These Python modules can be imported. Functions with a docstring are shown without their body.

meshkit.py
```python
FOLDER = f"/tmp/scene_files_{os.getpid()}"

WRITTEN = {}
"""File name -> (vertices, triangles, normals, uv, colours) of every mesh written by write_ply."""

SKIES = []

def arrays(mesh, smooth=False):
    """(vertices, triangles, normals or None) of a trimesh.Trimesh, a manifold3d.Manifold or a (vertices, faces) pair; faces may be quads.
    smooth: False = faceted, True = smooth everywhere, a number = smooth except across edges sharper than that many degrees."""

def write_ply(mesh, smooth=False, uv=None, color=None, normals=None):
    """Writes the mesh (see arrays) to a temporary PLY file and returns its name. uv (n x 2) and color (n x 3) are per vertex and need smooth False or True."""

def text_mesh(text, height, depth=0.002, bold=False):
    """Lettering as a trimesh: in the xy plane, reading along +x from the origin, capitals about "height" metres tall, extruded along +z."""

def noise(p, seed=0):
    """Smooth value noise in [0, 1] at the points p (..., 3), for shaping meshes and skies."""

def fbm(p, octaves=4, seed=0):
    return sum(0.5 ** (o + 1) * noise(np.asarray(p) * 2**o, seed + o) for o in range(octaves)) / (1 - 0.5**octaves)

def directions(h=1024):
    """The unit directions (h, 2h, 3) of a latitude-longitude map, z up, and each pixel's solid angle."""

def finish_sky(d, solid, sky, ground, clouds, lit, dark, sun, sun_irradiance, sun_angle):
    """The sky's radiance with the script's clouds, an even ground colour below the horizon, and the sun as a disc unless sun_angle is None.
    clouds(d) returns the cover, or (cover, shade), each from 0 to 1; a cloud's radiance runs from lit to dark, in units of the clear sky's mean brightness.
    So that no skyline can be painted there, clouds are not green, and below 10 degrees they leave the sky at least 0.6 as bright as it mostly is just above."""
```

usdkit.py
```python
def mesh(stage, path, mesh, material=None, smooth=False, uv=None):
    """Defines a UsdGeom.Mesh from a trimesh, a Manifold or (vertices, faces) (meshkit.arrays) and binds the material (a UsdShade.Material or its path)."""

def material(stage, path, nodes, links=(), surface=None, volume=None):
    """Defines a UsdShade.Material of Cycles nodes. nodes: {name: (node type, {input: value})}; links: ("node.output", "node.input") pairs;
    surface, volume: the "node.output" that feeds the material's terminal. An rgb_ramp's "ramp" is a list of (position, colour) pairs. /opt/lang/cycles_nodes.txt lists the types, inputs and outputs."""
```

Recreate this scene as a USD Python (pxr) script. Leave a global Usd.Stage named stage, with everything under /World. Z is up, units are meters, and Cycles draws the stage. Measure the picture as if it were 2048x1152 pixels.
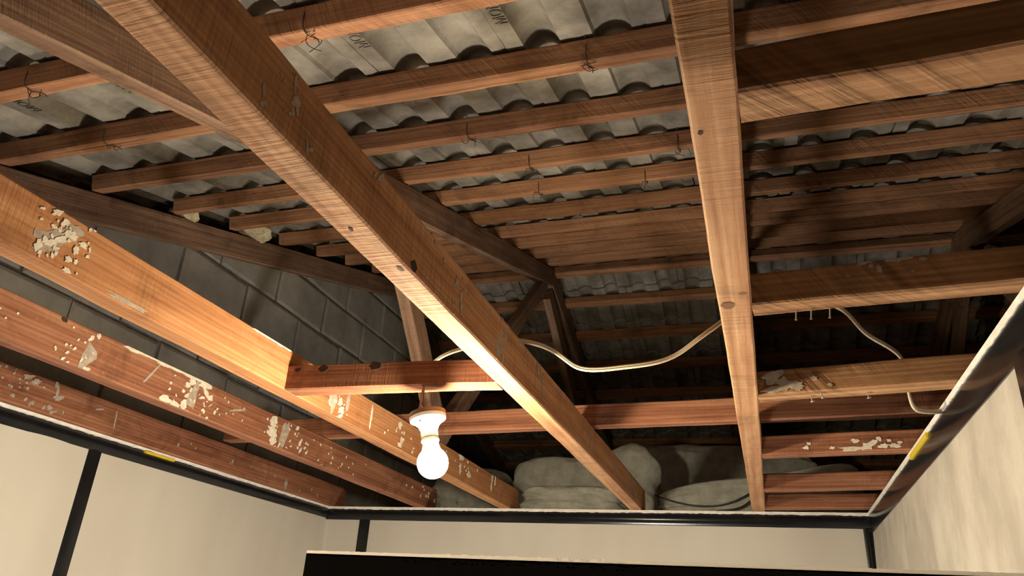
import math, random
import numpy as np, trimesh, shapely
import shapely.geometry as sg
import usdkit, meshkit
from pxr import Usd, UsdGeom, UsdLux, UsdShade, Gf, Sdf

rng = np.random.default_rng(7)
stage = Usd.Stage.CreateInMemory()
UsdGeom.SetStageUpAxis(stage, UsdGeom.Tokens.z)
UsdGeom.SetStageMetersPerUnit(stage, 1.0)
UsdGeom.Xform.Define(stage, "/World")
UsdGeom.Scope.Define(stage, "/World/Looks")

# ------------------------------------------------------------------ camera, light levels, exposure
Z0 = 1.90                                    # eye height; joist undersides are at 2.40
YAW, PITCH, ROLL = -0.33260311, 0.42796, 0.06301538
cam = UsdGeom.Camera.Define(stage, "/World/Camera")
cam.CreateHorizontalApertureAttr(36.0)
cam.CreateVerticalApertureAttr(36.0 * 1152 / 2048)
cam.CreateFocalLengthAttr(36.0 * 1500 / 2048)
cam.CreateClippingRangeAttr(Gf.Vec2f(0.02, 100))
cam.CreateExposureAttr(1.35)
_f = np.array([math.sin(YAW) * math.cos(PITCH), math.cos(YAW) * math.cos(PITCH), math.sin(PITCH)])
_r = np.array([math.cos(YAW), -math.sin(YAW), 0.0])
_u = np.cross(_r, _f)
_c, _s = math.cos(ROLL), math.sin(ROLL)
_R, _U = _c * _r + _s * _u, -_s * _r + _c * _u
cam.AddTransformOp().Set(Gf.Matrix4d(*_R, 0, *_U, 0, *(-_f), 0, 0, 0, Z0, 1))
BULB_EMIT = 285.0                             # glass of the hanging bulb
BULB_COLOR = (1.0, 0.83, 0.57)
UNSEEN_LAMP_EMIT = 70.0                             # unseen floor lamp, lights the walls and timber undersides
UNSEEN_LAMP_COLOR = (1.0, 0.92, 0.80)

# ------------------------------------------------------------------ materials
LOOKS = "/World/Looks/"


def mat(name, nodes, links, surface="p.BSDF"):
    return usdkit.material(stage, LOOKS + name, nodes, links, surface=surface)


def wood(name, dark, mid, light, ring=30.0, ringk=0.09, saw=0.35, saw_scale=50.0, saw_rot=0.0, rough=0.75, stain=0.35, speck=0.0, bump=0.25, streak=0.9):
    """Timber with grain along the mesh's own x axis, growth rings, saw marks and stains."""
    n = {
        "tc": ("texture_coordinate", {}), "oi": ("object_info", {}),
        "rm": ("math", {"math_type": "multiply", "value2": 37.0}),
        "cx": ("combine_xyz", {}), "off": ("vector_math", {"math_type": "add"}),
        "mg": ("mapping", {"scale": (0.50, 20.0, 20.0)}),
        "ng": ("noise_texture", {"scale": 3.0, "detail": 8.0, "roughness": 0.66, "distortion": 0.25}),
        "mb": ("mapping", {"scale": (1.6, 7.0, 7.0)}),
        "nb": ("noise_texture", {"scale": 2.2, "detail": 4.0, "roughness": 0.6, "distortion": 0.6}),
        "mr": ("mapping", {"scale": (0.10, 1.0, 1.0), "location": (0.0, 0.055, -0.085)}),
        "wr": ("wave_texture", {"wave_type": "rings", "rings_direction": "x", "scale": ring, "distortion": 16.0, "detail": 3.0, "detail_scale": 0.12, "detail_roughness": 0.65}),
        "rp": ("rgb_ramp", {"ramp": [(0.25, dark), (0.5, mid), (0.76, light)]}),
        "add": ("math", {"math_type": "multiply_add", "value2": ringk, "value3": -ringk / 2}),
        "stk": ("math", {"math_type": "multiply_add", "value2": streak, "value3": 0.5 - streak / 2 - 0.25}),
        "sum0": ("math", {"math_type": "multiply_add", "value2": 0.5}),
        "sum": ("math", {"math_type": "add"}),
        "mro": ("mapping", {"rotation": (0.0, saw_rot, saw_rot)}),
        "ms": ("mapping", {"scale": (saw_scale * 3.0, saw_scale * 0.16, saw_scale * 0.16)}),
        "wsn": ("noise_texture", {"scale": 1.0, "detail": 3.0, "roughness": 0.6, "distortion": 0.3}),
        "ws": ("map_range", {"from_min": 0.40, "from_max": 0.66, "to_min": 0.0, "to_max": 1.0, "clamp": True}),
        "nm": ("noise_texture", {"scale": 5.0, "detail": 3.0, "roughness": 0.6}),
        "sawmask": ("map_range", {"from_min": 0.42, "from_max": 0.60, "to_min": 0.12, "to_max": 1.0, "clamp": True}),
        "sawm": ("math", {"math_type": "multiply"}),
        "sawc": ("math", {"math_type": "multiply_add", "value2": -saw, "value3": 1.0}),
        "nst": ("noise_texture", {"scale": 6.0, "detail": 6.0, "roughness": 0.68, "distortion": 0.8}),
        "stf": ("map_range", {"from_min": 0.54, "from_max": 0.70, "to_min": 1.0, "to_max": 1.0 - stain, "clamp": True}),
        "m1": ("mix", {"mix_type": "multiply", "fac": 1.0}), "m2": ("mix", {"mix_type": "multiply", "fac": 1.0}),
        "nsp": ("noise_texture", {"scale": 85.0, "detail": 4.0, "roughness": 0.7}),
        "spf": ("map_range", {"from_min": 0.63, "from_max": 0.72, "to_min": 0.0, "to_max": speck, "clamp": True}),
        "msp": ("mix", {"color2": (0.60, 0.53, 0.45)}),
        "bh": ("math", {"math_type": "multiply_add", "value2": 0.7}),
        "b": ("bump", {"strength": bump, "distance": 0.003}),
        "p": ("principled_bsdf", {"roughness": rough, "specular_ior_level": 0.22}),
    }
    l = [("oi.random", "rm.value1"), ("rm.value", "cx.x"), ("rm.value", "cx.z"), ("tc.object", "off.vector1"), ("cx.vector", "off.vector2"),
         ("off.vector", "mg.vector"), ("mg.vector", "ng.vector"), ("off.vector", "mb.vector"), ("mb.vector", "nb.vector"),
         ("tc.object", "mr.vector"), ("mr.vector", "wr.vector"), ("wr.fac", "add.value1"),
         ("ng.fac", "stk.value1"), ("nb.fac", "sum0.value1"), ("stk.value", "sum0.value3"), ("add.value", "sum.value1"), ("sum0.value", "sum.value2"), ("sum.value", "rp.fac"),
         ("off.vector", "mro.vector"), ("mro.vector", "ms.vector"), ("ms.vector", "wsn.vector"), ("wsn.fac", "ws.value"), ("off.vector", "nm.vector"), ("nm.fac", "sawmask.value"),
         ("ws.result", "sawm.value1"), ("sawmask.result", "sawm.value2"), ("sawm.value", "sawc.value1"),
         ("off.vector", "nst.vector"), ("nst.fac", "stf.value"), ("rp.color", "m1.color1"), ("sawc.value", "m1.color2"),
         ("m1.color", "m2.color1"), ("stf.result", "m2.color2"),
         ("off.vector", "nsp.vector"), ("nsp.fac", "spf.value"), ("spf.result", "msp.fac"), ("m2.color", "msp.color1"), ("msp.color", "p.base_color"),
         ("sawm.value", "bh.value1"), ("ng.fac", "bh.value3"), ("bh.value", "b.height"), ("b.normal", "p.normal")]
    return mat(name, n, l)


def rough_mat(name, c0, c1, scale=9.0, rough=0.85, bump=0.3, dist=0.004, stretch=(1, 1, 1), spec=0.2, detail=6.0, lo=0.35, hi=0.68):
    n = {"g": ("geometry", {}), "m": ("mapping", {"scale": stretch}), "n": ("noise_texture", {"scale": scale, "detail": detail, "roughness": 0.62}),
         "n2": ("noise_texture", {"scale": scale * 9, "detail": 4.0, "roughness": 0.6}),
         "r": ("rgb_ramp", {"ramp": [(lo, c0), (hi, c1)]}), "a": ("math", {"math_type": "multiply_add", "value2": 0.35}),
         "b": ("bump", {"strength": bump, "distance": dist}), "p": ("principled_bsdf", {"roughness": rough, "specular_ior_level": spec})}
    l = [("g.position", "m.vector"), ("m.vector", "n.vector"), ("m.vector", "n2.vector"), ("n.fac", "r.fac"), ("r.color", "p.base_color"),
         ("n2.fac", "a.value1"), ("n.fac", "a.value3"), ("a.value", "b.height"), ("b.normal", "p.normal")]
    return mat(name, n, l)


def plain(name, c, rough=0.6, spec=0.4, metallic=0.0, **k):
    return mat(name, {"p": ("principled_bsdf", {"base_color": c, "roughness": rough, "specular_ior_level": spec, "metallic": metallic, **k})}, [])


W_ORANGE = wood("wood_orange", (0.27, 0.110, 0.045), (0.44, 0.200, 0.085), (0.58, 0.33, 0.165), saw=0.05, stain=0.25)
W_SAWN = wood("wood_sawn", (0.29, 0.135, 0.068), (0.48, 0.250, 0.128), (0.66, 0.41, 0.23), saw=0.24, saw_scale=48, stain=0.25, bump=0.5)
W_RED = wood("wood_red", (0.135, 0.051, 0.028), (0.29, 0.117, 0.062), (0.45, 0.22, 0.122), saw=0.05, stain=0.42, speck=0.25)
W_NOGGIN = wood("wood_noggin", (0.21, 0.095, 0.045), (0.40, 0.205, 0.098), (0.60, 0.36, 0.19), saw=0.5, saw_scale=26, saw_rot=0.6, stain=0.35, bump=0.8, speck=0.15)
W_BATTEN = wood("wood_batten", (0.16, 0.072, 0.039), (0.35, 0.172, 0.090), (0.52, 0.285, 0.15), saw=0.16, saw_scale=24, saw_rot=0.7, stain=0.42, bump=0.7)
W_BRIGHT = wood("wood_batten_bright", (0.24, 0.105, 0.056), (0.46, 0.22, 0.118), (0.60, 0.34, 0.19), saw=0.30, saw_scale=40, saw_rot=0.3, stain=0.3, bump=1.0)
W_OLD = wood("wood_old", (0.10, 0.056, 0.038), (0.22, 0.130, 0.086), (0.37, 0.24, 0.16), saw=0.1, stain=0.42, speck=0.3, bump=0.5)
TILE = rough_mat("tile_concrete", (0.16, 0.145, 0.122), (0.36, 0.335, 0.290), scale=8.0, rough=0.9, bump=0.5, dist=0.006)
TILE_MARK = rough_mat("tile_mark", (0.13, 0.12, 0.10), (0.2, 0.185, 0.16), scale=30)
BLOCK = rough_mat("block_concrete", (0.22, 0.21, 0.19), (0.36, 0.345, 0.315), scale=5.0, rough=0.95, bump=0.35)
MORTAR = rough_mat("mortar", (0.10, 0.095, 0.085), (0.19, 0.18, 0.165), scale=16.0, rough=0.95)
SHEET = rough_mat("wall_sheet", (0.61, 0.57, 0.50), (0.70, 0.67, 0.595), scale=2.2, rough=0.55, bump=0.10, dist=0.012, stretch=(1, 1, 0.35), spec=0.3, detail=3.0)
SHEET_WORN = rough_mat("wall_sheet_worn", (0.46, 0.425, 0.37), (0.62, 0.585, 0.515), scale=7.0, rough=0.55, bump=0.3, dist=0.008, stretch=(1, 1, 0.6), spec=0.3, lo=0.38, hi=0.62)
BLACK = rough_mat("black_trim", (0.007, 0.008, 0.010), (0.012, 0.013, 0.015), scale=14.0, rough=0.20, bump=0.03, spec=0.35)
BLACK_PANEL = rough_mat("black_panel", (0.014, 0.016, 0.019), (0.022, 0.024, 0.027), scale=6.0, rough=0.33, bump=0.08, stretch=(0.4, 1, 4), spec=0.5)
WHITE_EDGE = rough_mat("white_edge", (0.72, 0.67, 0.60), (0.88, 0.85, 0.79), scale=40.0, rough=0.8, bump=0.4)
PLASTER = rough_mat("plaster", (0.60, 0.54, 0.44), (0.82, 0.77, 0.66), scale=60.0, rough=0.9, bump=0.4)
PLASTER_DULL = rough_mat("plaster_dull", (0.34, 0.28, 0.225), (0.50, 0.43, 0.36), scale=60.0, rough=0.9, bump=0.4)
BATT = rough_mat("insulation_fibre", (0.50, 0.525, 0.475), (0.76, 0.78, 0.72), scale=17.0, rough=1.0, bump=0.6, dist=0.012, spec=0.05)
FOAM = rough_mat("foam", (0.50, 0.42, 0.25), (0.74, 0.66, 0.46), scale=60.0, rough=0.9, bump=0.8, dist=0.008)
CABLE = plain("cable_cream", (0.70, 0.60, 0.44), rough=0.45)
CABLE_BLACK = plain("cable_black", (0.012, 0.012, 0.013), rough=0.4)
WIRE = plain("tie_wire", (0.035, 0.028, 0.022), rough=0.6)
WIRE_RED = plain("wire_pvc", (0.42, 0.20, 0.13), rough=0.5)
STEEL = plain("nail_steel", (0.62, 0.58, 0.50), rough=0.35, metallic=0.8)
PORCELAIN = plain("porcelain", (0.82, 0.78, 0.70), rough=0.25, spec=0.5)
RIMBROWN = plain("holder_rim", (0.45, 0.27, 0.15), rough=0.6)
SOCKET = plain("socket_sleeve", (0.55, 0.49, 0.39), rough=0.4)
YELLOW = plain("yellow_tape", (0.80, 0.60, 0.04), rough=0.45)
FLOOR = rough_mat("floor_boards", (0.17, 0.14, 0.11), (0.26, 0.22, 0.18), scale=3.0, rough=0.6)
DARKWALL = rough_mat("dark_wall", (0.07, 0.065, 0.06), (0.11, 0.10, 0.09), scale=3.0)
BOARD = rough_mat("plasterboard", (0.50, 0.48, 0.44), (0.60, 0.58, 0.53), scale=3.0, rough=0.9)
KNOT = plain("knot_dark", (0.045, 0.022, 0.014), rough=0.8)
KNOT_BROWN = plain("knot_brown", (0.20, 0.095, 0.045), rough=0.7)
UNSEEN_LAMP_BODY = plain("unseen_lamp_body", (0.03, 0.03, 0.032), rough=0.5)
mat("bulb_glow", {"e": ("emission", {"color": BULB_COLOR, "strength": BULB_EMIT})}, [], "e.emission")
mat("unseen_lamp_glow", {"e": ("emission", {"color": UNSEEN_LAMP_COLOR, "strength": UNSEEN_LAMP_EMIT})}, [], "e.emission")
GLOW, UNSEEN_LAMPGLOW = (UsdShade.Material.Get(stage, LOOKS + x) for x in ("bulb_glow", "unseen_lamp_glow"))

# ------------------------------------------------------------------ scene helpers
names = {}


def path_for(parent, name):
    base = "/World" if parent is None else str(parent.GetPath())
    k = names.get((base, name), 0)
    names[(base, name)] = k + 1
    return f"{base}/{name}" + (f"_{k:03d}" if k else "")


def obj(name, mesh, material, parent=None, smooth=False, frame=None):
    m = usdkit.mesh(stage, path_for(parent, name), mesh, material, smooth=smooth)
    if frame is not None:
        UsdGeom.Xformable(m).AddTransformOp().Set(Gf.Matrix4d(*np.asarray(frame, float).T.ravel()))
    return m.GetPrim()


def tag(p, label=None, cat=None, group=None, kind=None):
    for k, v in (("label", label), ("category", cat), ("group", group), ("kind", kind)):
        if v:
            p.SetCustomDataByKey(k, v)
    return p


def thing(name, label, cat, loc=(0, 0, 0), group=None):
    x = UsdGeom.Xform.Define(stage, path_for(None, name))
    x.AddTranslateOp().Set(Gf.Vec3d(*map(float, loc)))
    return tag(x.GetPrim(), label, cat, group)


def struct(name, label=None, mesh=None, m=None, smooth=False):
    if mesh is None:
        p = UsdGeom.Xform.Define(stage, path_for(None, name)).GetPrim()
    else:
        p = obj(name, mesh, m, None, smooth)
    return tag(p, label, None, None, "structure")


def frame_of(x, z, at):
    """Matrix whose x axis runs along x and whose z axis is as near z as can be."""
    x = np.asarray(x, float) / np.linalg.norm(x)
    y = np.cross(z, x); y /= np.linalg.norm(y)
    m = np.eye(4)
    m[:3, 0], m[:3, 1], m[:3, 2], m[:3, 3] = x, y, np.cross(x, y), at
    return m


def timber_mesh(L, w, h, seed, rough=0.0012, ch=0.003, cut=None):
    """A sawn length along x, centred, with chamfered and slightly uneven arrises."""
    r = np.random.default_rng(seed)
    n = max(8, int(L / 0.03))
    sec = np.array([(-w / 2 + ch, -h / 2), (w / 2 - ch, -h / 2), (w / 2, -h / 2 + ch), (w / 2, h / 2 - ch), (w / 2 - ch, h / 2), (-w / 2 + ch, h / 2), (-w / 2, h / 2 - ch), (-w / 2, -h / 2 + ch)])
    xs = np.linspace(-L / 2, L / 2, n + 1)
    v = np.zeros((n + 1, 8, 3))
    v[:, :, 0] = xs[:, None]
    ker = np.array([1, 2, 3, 4, 3, 2, 1.0]); ker /= np.sqrt((ker ** 2).sum())
    slow = lambda: np.stack([np.convolve(r.normal(0, rough * 0.45, n + 7), ker, "valid")[:n + 1] for _ in range(4)], 1) + r.normal(0, rough * 0.10, (n + 1, 4))
    off, off2 = slow(), slow()
    k = np.array([0, 1, 1, 2, 2, 3, 3, 0])
    v[:, :, 1] = sec[None, :, 0] + off[:, k]
    v[:, :, 2] = sec[None, :, 1] + off2[:, k] * 0.7
    v[0, :, 0] -= 0; f = []
    for i in range(n):
        for j in range(8):
            a, b = i * 8 + j, i * 8 + (j + 1) % 8
            f += [(a, a + 8, b + 8), (a, b + 8, b)]
    c0 = len(v) * 8
    V = np.vstack([v.reshape(-1, 3), [[-L / 2, 0, 0], [L / 2, 0, 0]]])
    for j in range(8):
        f += [(c0, j, (j + 1) % 8), (c0 + 1, n * 8 + (j + 1) % 8, n * 8 + j)]
    m = trimesh.Trimesh(V, np.array(f), process=False)
    if m.volume < 0:
        m.invert()
    return m


SEED = [100]


def timber(name, a, b, w, h, m, parent=None, up=(0, 0, 1), rough=0.0012, ch=0.003):
    """A timber whose axis runs from a to b."""
    a, b = np.asarray(a, float), np.asarray(b, float)
    SEED[0] += 1
    return obj(name, timber_mesh(np.linalg.norm(b - a), w, h, SEED[0], rough, ch), m, parent, smooth=28, frame=frame_of(b - a, up, (a + b) / 2))


def tube(pts, r, sides=8, smooth_n=6):
    from scipy.interpolate import splprep, splev
    p = np.asarray(pts, float)
    if smooth_n and len(p) > 2:
        tck, _ = splprep(p.T, s=0, k=min(3, len(p) - 1))
        p = np.array(splev(np.linspace(0, 1, smooth_n * len(p)), tck)).T
    t = np.gradient(p, axis=0); t /= np.linalg.norm(t, axis=1)[:, None]
    u = np.cross(t[0], [0.3, 0.2, 1.0]); V = []
    for i in range(len(p)):
        u = u - t[i] * (u @ t[i]); u /= np.linalg.norm(u); w = np.cross(t[i], u)
        V.append([p[i] + r * (math.cos(q) * u + math.sin(q) * w) for q in np.linspace(0, 2 * math.pi, sides, endpoint=False)])
    V = np.array(V).reshape(-1, 3); f = []
    for i in range(len(p) - 1):
        for j in range(sides):
            a, b = i * sides + j, i * sides + (j + 1) % sides
            f += [(a, b, b + sides), (a, b + sides, a + sides)]
    e = (len(p) - 1) * sides
    for j in range(1, sides - 1):
        f += [(0, j + 1, j), (e, e + j, e + j + 1)]
    return trimesh.Trimesh(V, np.array(f), process=False)


def box(x0, x1, y0, y1, z0, z1):
    m = trimesh.creation.box((x1 - x0, y1 - y0, z1 - z0))
    m.apply_translation(((x0 + x1) / 2, (y0 + y1) / 2, (z0 + z1) / 2))
    return m


def cat(*ms):
    return trimesh.util.concatenate(list(ms))


def sheet(p0, du, dv, thick_dir, t, nu, nv, bulge):
    """A slab whose visible face is a grid p0 + u du + v dv pushed out by bulge(u, v) (metres)."""
    p0, du, dv, td = (np.asarray(q, float) for q in (p0, du, dv, thick_dir))
    u, v = np.meshgrid(np.linspace(0, 1, nu), np.linspace(0, 1, nv), indexing="ij")
    F = p0 + u[..., None] * du + v[..., None] * dv + td * (-bulge(u, v))[..., None]
    B = p0 + u[..., None] * du + v[..., None] * dv + td * t
    V = np.vstack([F.reshape(-1, 3), B.reshape(-1, 3)]); N = nu * nv; f = []
    for i in range(nu - 1):
        for j in range(nv - 1):
            a = i * nv + j; q = (a, a + nv, a + nv + 1, a + 1)
            f += [(q[0], q[1], q[2]), (q[0], q[2], q[3]), (N + q[0], N + q[2], N + q[1]), (N + q[0], N + q[3], N + q[2])]
    ring = [i * nv for i in range(nu)] + [(nu - 1) * nv + j for j in range(1, nv)] + [i * nv + nv - 1 for i in range(nu - 2, -1, -1)] + [j for j in range(nv - 2, 0, -1)]
    for a, b in zip(ring, ring[1:] + ring[:1]):
        f += [(a, N + b, b), (a, N + a, N + b)]
    m = trimesh.Trimesh(V, np.array(f), process=False)
    if m.volume < 0:
        m.invert()
    return m


def blob_poly(r, cx, cy, a, b, ang=0.0, n=14, jag=0.35):
    q = np.linspace(0, 2 * math.pi, n, endpoint=False)
    rad = 1 + r.uniform(-jag, jag, n)
    x, y = a * rad * np.cos(q), b * rad * np.sin(q)
    return sg.Polygon(np.c_[cx + x * math.cos(ang) - y * math.sin(ang), cy + x * math.sin(ang) + y * math.cos(ang)]).buffer(0)


def flakes(polys, origin, ax, ay, t=0.0014, clip=None):
    """Polygons in a face's own plane (axes ax, ay) as thin raised crusts standing on it."""
    ms = []
    u = shapely.union_all(polys)
    if clip is not None:
        u = u.intersection(clip)
    ax, ay = np.asarray(ax, float), np.asarray(ay, float)
    M = np.eye(4); M[:3, 0], M[:3, 1], M[:3, 2], M[:3, 3] = ax, ay, np.cross(ax, ay), origin
    for g in getattr(u, "geoms", [u]):
        if g.geom_type == "Polygon" and g.area > 2e-7:
            m = trimesh.creation.extrude_polygon(g, t + 0.001, engine="earcut")
            m.apply_translation((0, 0, -0.001)); m.apply_transform(M)
            ms.append(m)
    return cat(*ms)


# ------------------------------------------------------------------ room shell
ZC = Z0 + 0.5                    # joist undersides, wall tops
XL, XR, YB, YF = -2.025, 0.395, 3.325, -0.80
struct("floor", "unseen floor of the small room, dark brown to limit bounced light", box(XL - 0.1, XR + 0.1, YF - 0.1, YB + 0.1, -0.05, 0), FLOOR)  # out of view; dark colour limits light bounced upward


def bul_left(u, v):             # cream sheet hanging slightly slack beside the black strip
    y = YF + u * (YB - YF)
    return 0.010 * np.exp(-((y - 2.03) / 0.07) ** 2) * np.clip(1.06 - v, 0, 1) * 3 * (v < 1) + 0.004 * np.sin(y * 23 + v * 3) * np.clip((y - 2.6) / 0.5, 0, 1) * (1 - v) + 0.006 * np.exp(-((y - 1.70) / 0.12) ** 2)


def bul_right(u, v):
    y = YF + u * (YB - YF)
    fold = 0.006 * np.exp(-((y - 3.02 - 0.05 * v) / 0.02) ** 2) + 0.007 * np.exp(-((y - 2.62 + 0.12 * v) / 0.025) ** 2) + 0.005 * np.exp(-((y - 2.2 + 0.1 * v) / 0.03) ** 2)
    return (fold + 0.010 * meshkit.fbm(np.stack([y * 5, v * 7, y * 0], -1), 4, 3)) * np.clip((0.985 - v) / 0.06, 0, 1)


wl = struct("wall_left", "cream sheeted wall on the left of the room", sheet((XL, YF, 0), (0, YB - YF, 0), (0, 0, ZC - 0.012), (-1, 0, 0), 0.055, 150, 40, bul_left), SHEET, 40)
wb = struct("wall_back", "cream sheeted back wall under the joist ends", sheet((XL - 0.05, YB, 0), (XR - XL + 0.1, 0, 0), (0, 0, ZC - 0.012), (0, 1, 0), 0.09, 90, 40, lambda u, v: 0.003 * np.sin(u * 9) * (1 - v) + 0.003 * np.exp(-((u - 0.655) / 0.004) ** 2)), SHEET, 40)
wr = struct("wall_right", "cream sheeted right wall with pale scuffed patches", sheet((XR, YF, 0), (0, YB - YF, 0), (0, 0, ZC - 0.012), (1, 0, 0), 0.075, 240, 90, bul_right), SHEET_WORN, 40)
struct("wall_front", "unseen wall behind the viewer, dark to limit bounced light", box(XL - 0.1, XR + 0.1, YF - 0.09, YF, 0, ZC), DARKWALL)  # out of view; dark so little light bounces back from it


def band(p0, p1, inward, h, z_top, t=0.004, bow=0.010, n=50, seed=0):
    """Black strip along a wall top: bowed out a little, from p0 to p1 (x, y)."""
    r = np.random.default_rng(seed)
    p0, p1 = np.array([*p0, z_top - h]), np.array([*p1, z_top - h])
    wob = r.normal(0, 0.0012, (n, 1)).cumsum(0) * 0.4
    wob -= np.linspace(0, 1, n)[:, None] * wob[-1]
    return sheet(p0, p1 - p0, (0, 0, h), -np.asarray(inward, float), 0.004, n, 9, lambda u, v: t + bow * np.sin(np.pi * v) ** 0.8 + wob * (1 - v) * 0)


def strip_v(p, along, inward, w, z0, z1, t=0.004, bow=0.003, n=24):
    a = np.asarray(along, float)
    p = np.array([*p, z0]) - a * w / 2
    return sheet(p, (0, 0, z1 - z0), a * w, -np.asarray(inward, float), 0.004, n, 7, lambda u, v: t + bow * np.sin(np.pi * v))


struct("trim_1", "black strip along the top of the left wall", band((XL, YF), (XL, YB), (1, 0, 0), 0.046, ZC - 0.008, seed=1), BLACK, 50)
struct("trim_2", "glossy black strip along the top of the back wall", band((XL, YB), (XR, YB), (0, -1, 0), 0.052, ZC - 0.008, seed=2), BLACK, 50)
struct("trim_3", "wide black strip along the top of the right wall", band((XR, YF), (XR, YB), (-1, 0, 0), 0.070, ZC - 0.008, seed=3, bow=0.003), BLACK, 50)
struct("trim_4", "black upright strip on the left wall", strip_v((XL, 1.878), (0, 1, 0), (1, 0, 0), 0.050, 0.0, ZC - 0.05), BLACK, 50)
struct("trim_5", "black upright strip on the back wall", strip_v((-1.815, YB), (1, 0, 0), (0, -1, 0), 0.054, 0.0, ZC - 0.055), BLACK, 50)
struct("trim_6", "black upright corner strip between back and right walls", cat(strip_v((XR - 0.016, YB), (1, 0, 0), (0, -1, 0), 0.030, 0, ZC - 0.055), strip_v((XR, YB - 0.016), (0, 1, 0), (-1, 0, 0), 0.030, 0, ZC - 0.07)), BLACK, 50)
struct("trim_7", "black upright strip on the near part of the right wall", strip_v((XR, 1.25), (0, 1, 0), (-1, 0, 0), 0.10, 0, ZC - 0.07), BLACK, 50)


def ragged_edge(p0, p1, inward, z, h, seed, dep=0.019):
    """Pale torn board edge along a wall top."""
    r = np.random.default_rng(seed)
    n = int(np.linalg.norm(np.subtract(p1, p0)) / 0.012)
    j = r.uniform(-1, 1, n) * 0.0016 + np.convolve(r.normal(0, 0.004, n + 20), np.ones(20) / 20, "same")[:n]
    d = (np.array([*p1, 0.0]) - [*p0, 0.0])
    inn = np.asarray(inward, float)
    t = np.linspace(0, 1, n)[:, None]
    base = np.array([*p0, z]) + t * d
    V = np.stack([base - inn * 0.05 + [0, 0, 0], base + inn * dep, base + inn * (dep - 0.003) + np.c_[0 * t, 0 * t, -h - j[:, None]], base - inn * 0.05 + np.c_[0 * t, 0 * t, -h + 0 * t]], 1).reshape(-1, 3)
    f = []
    for i in range(n - 1):
        for k in range(4):
            a, b = i * 4 + k, i * 4 + (k + 1) % 4
            f += [(a, a + 4, b + 4), (a, b + 4, b)]
    e = (n - 1) * 4
    f += [(0, 1, 2), (0, 2, 3), (e, e + 2, e + 1), (e, e + 3, e + 2)]
    m = trimesh.Trimesh(V, np.array(f), process=False)
    if m.volume < 0:
        m.invert()
    return m


struct("trim_8", "torn pale board edge above the left wall strip", ragged_edge((XL, YF), (XL, YB), (1, 0, 0), ZC - 0.001, 0.0085, 11), WHITE_EDGE, 30)
struct("trim_9", "pale board edge above the back wall strip", ragged_edge((XL, YB), (XR, YB), (0, -1, 0), ZC - 0.001, 0.0105, 12), WHITE_EDGE, 30)
struct("trim_10", "torn pale board edge above the right wall strip", ragged_edge((XR, YF), (XR, YB), (-1, 0, 0), ZC - 0.001, 0.009, 13, 0.0095), WHITE_EDGE, 30)
struct("ceiling", "plasterboard ceiling of the next room, under the insulation", cat(box(-2.1, 2.7, YB + 0.10, 8.4, ZC - 0.012, ZC), box(XR + 0.08, 2.7, -1.0, YB + 0.10, ZC - 0.012, ZC)), BOARD)

# ------------------------------------------------------------------ gable wall of concrete blocks
XG = -2.120
SL = 0.315
TH = math.atan(SL)
CT, ST = math.cos(TH), math.sin(TH)
A_BOT, A_TOP = 0.65, 0.76              # rafter underside and top at y = 0, above the eye
YR = 3.87                              # ridge


def roof_z(y, a=A_TOP):
    return Z0 + a + SL * (y if y <= YR else 2 * YR - y)


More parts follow.
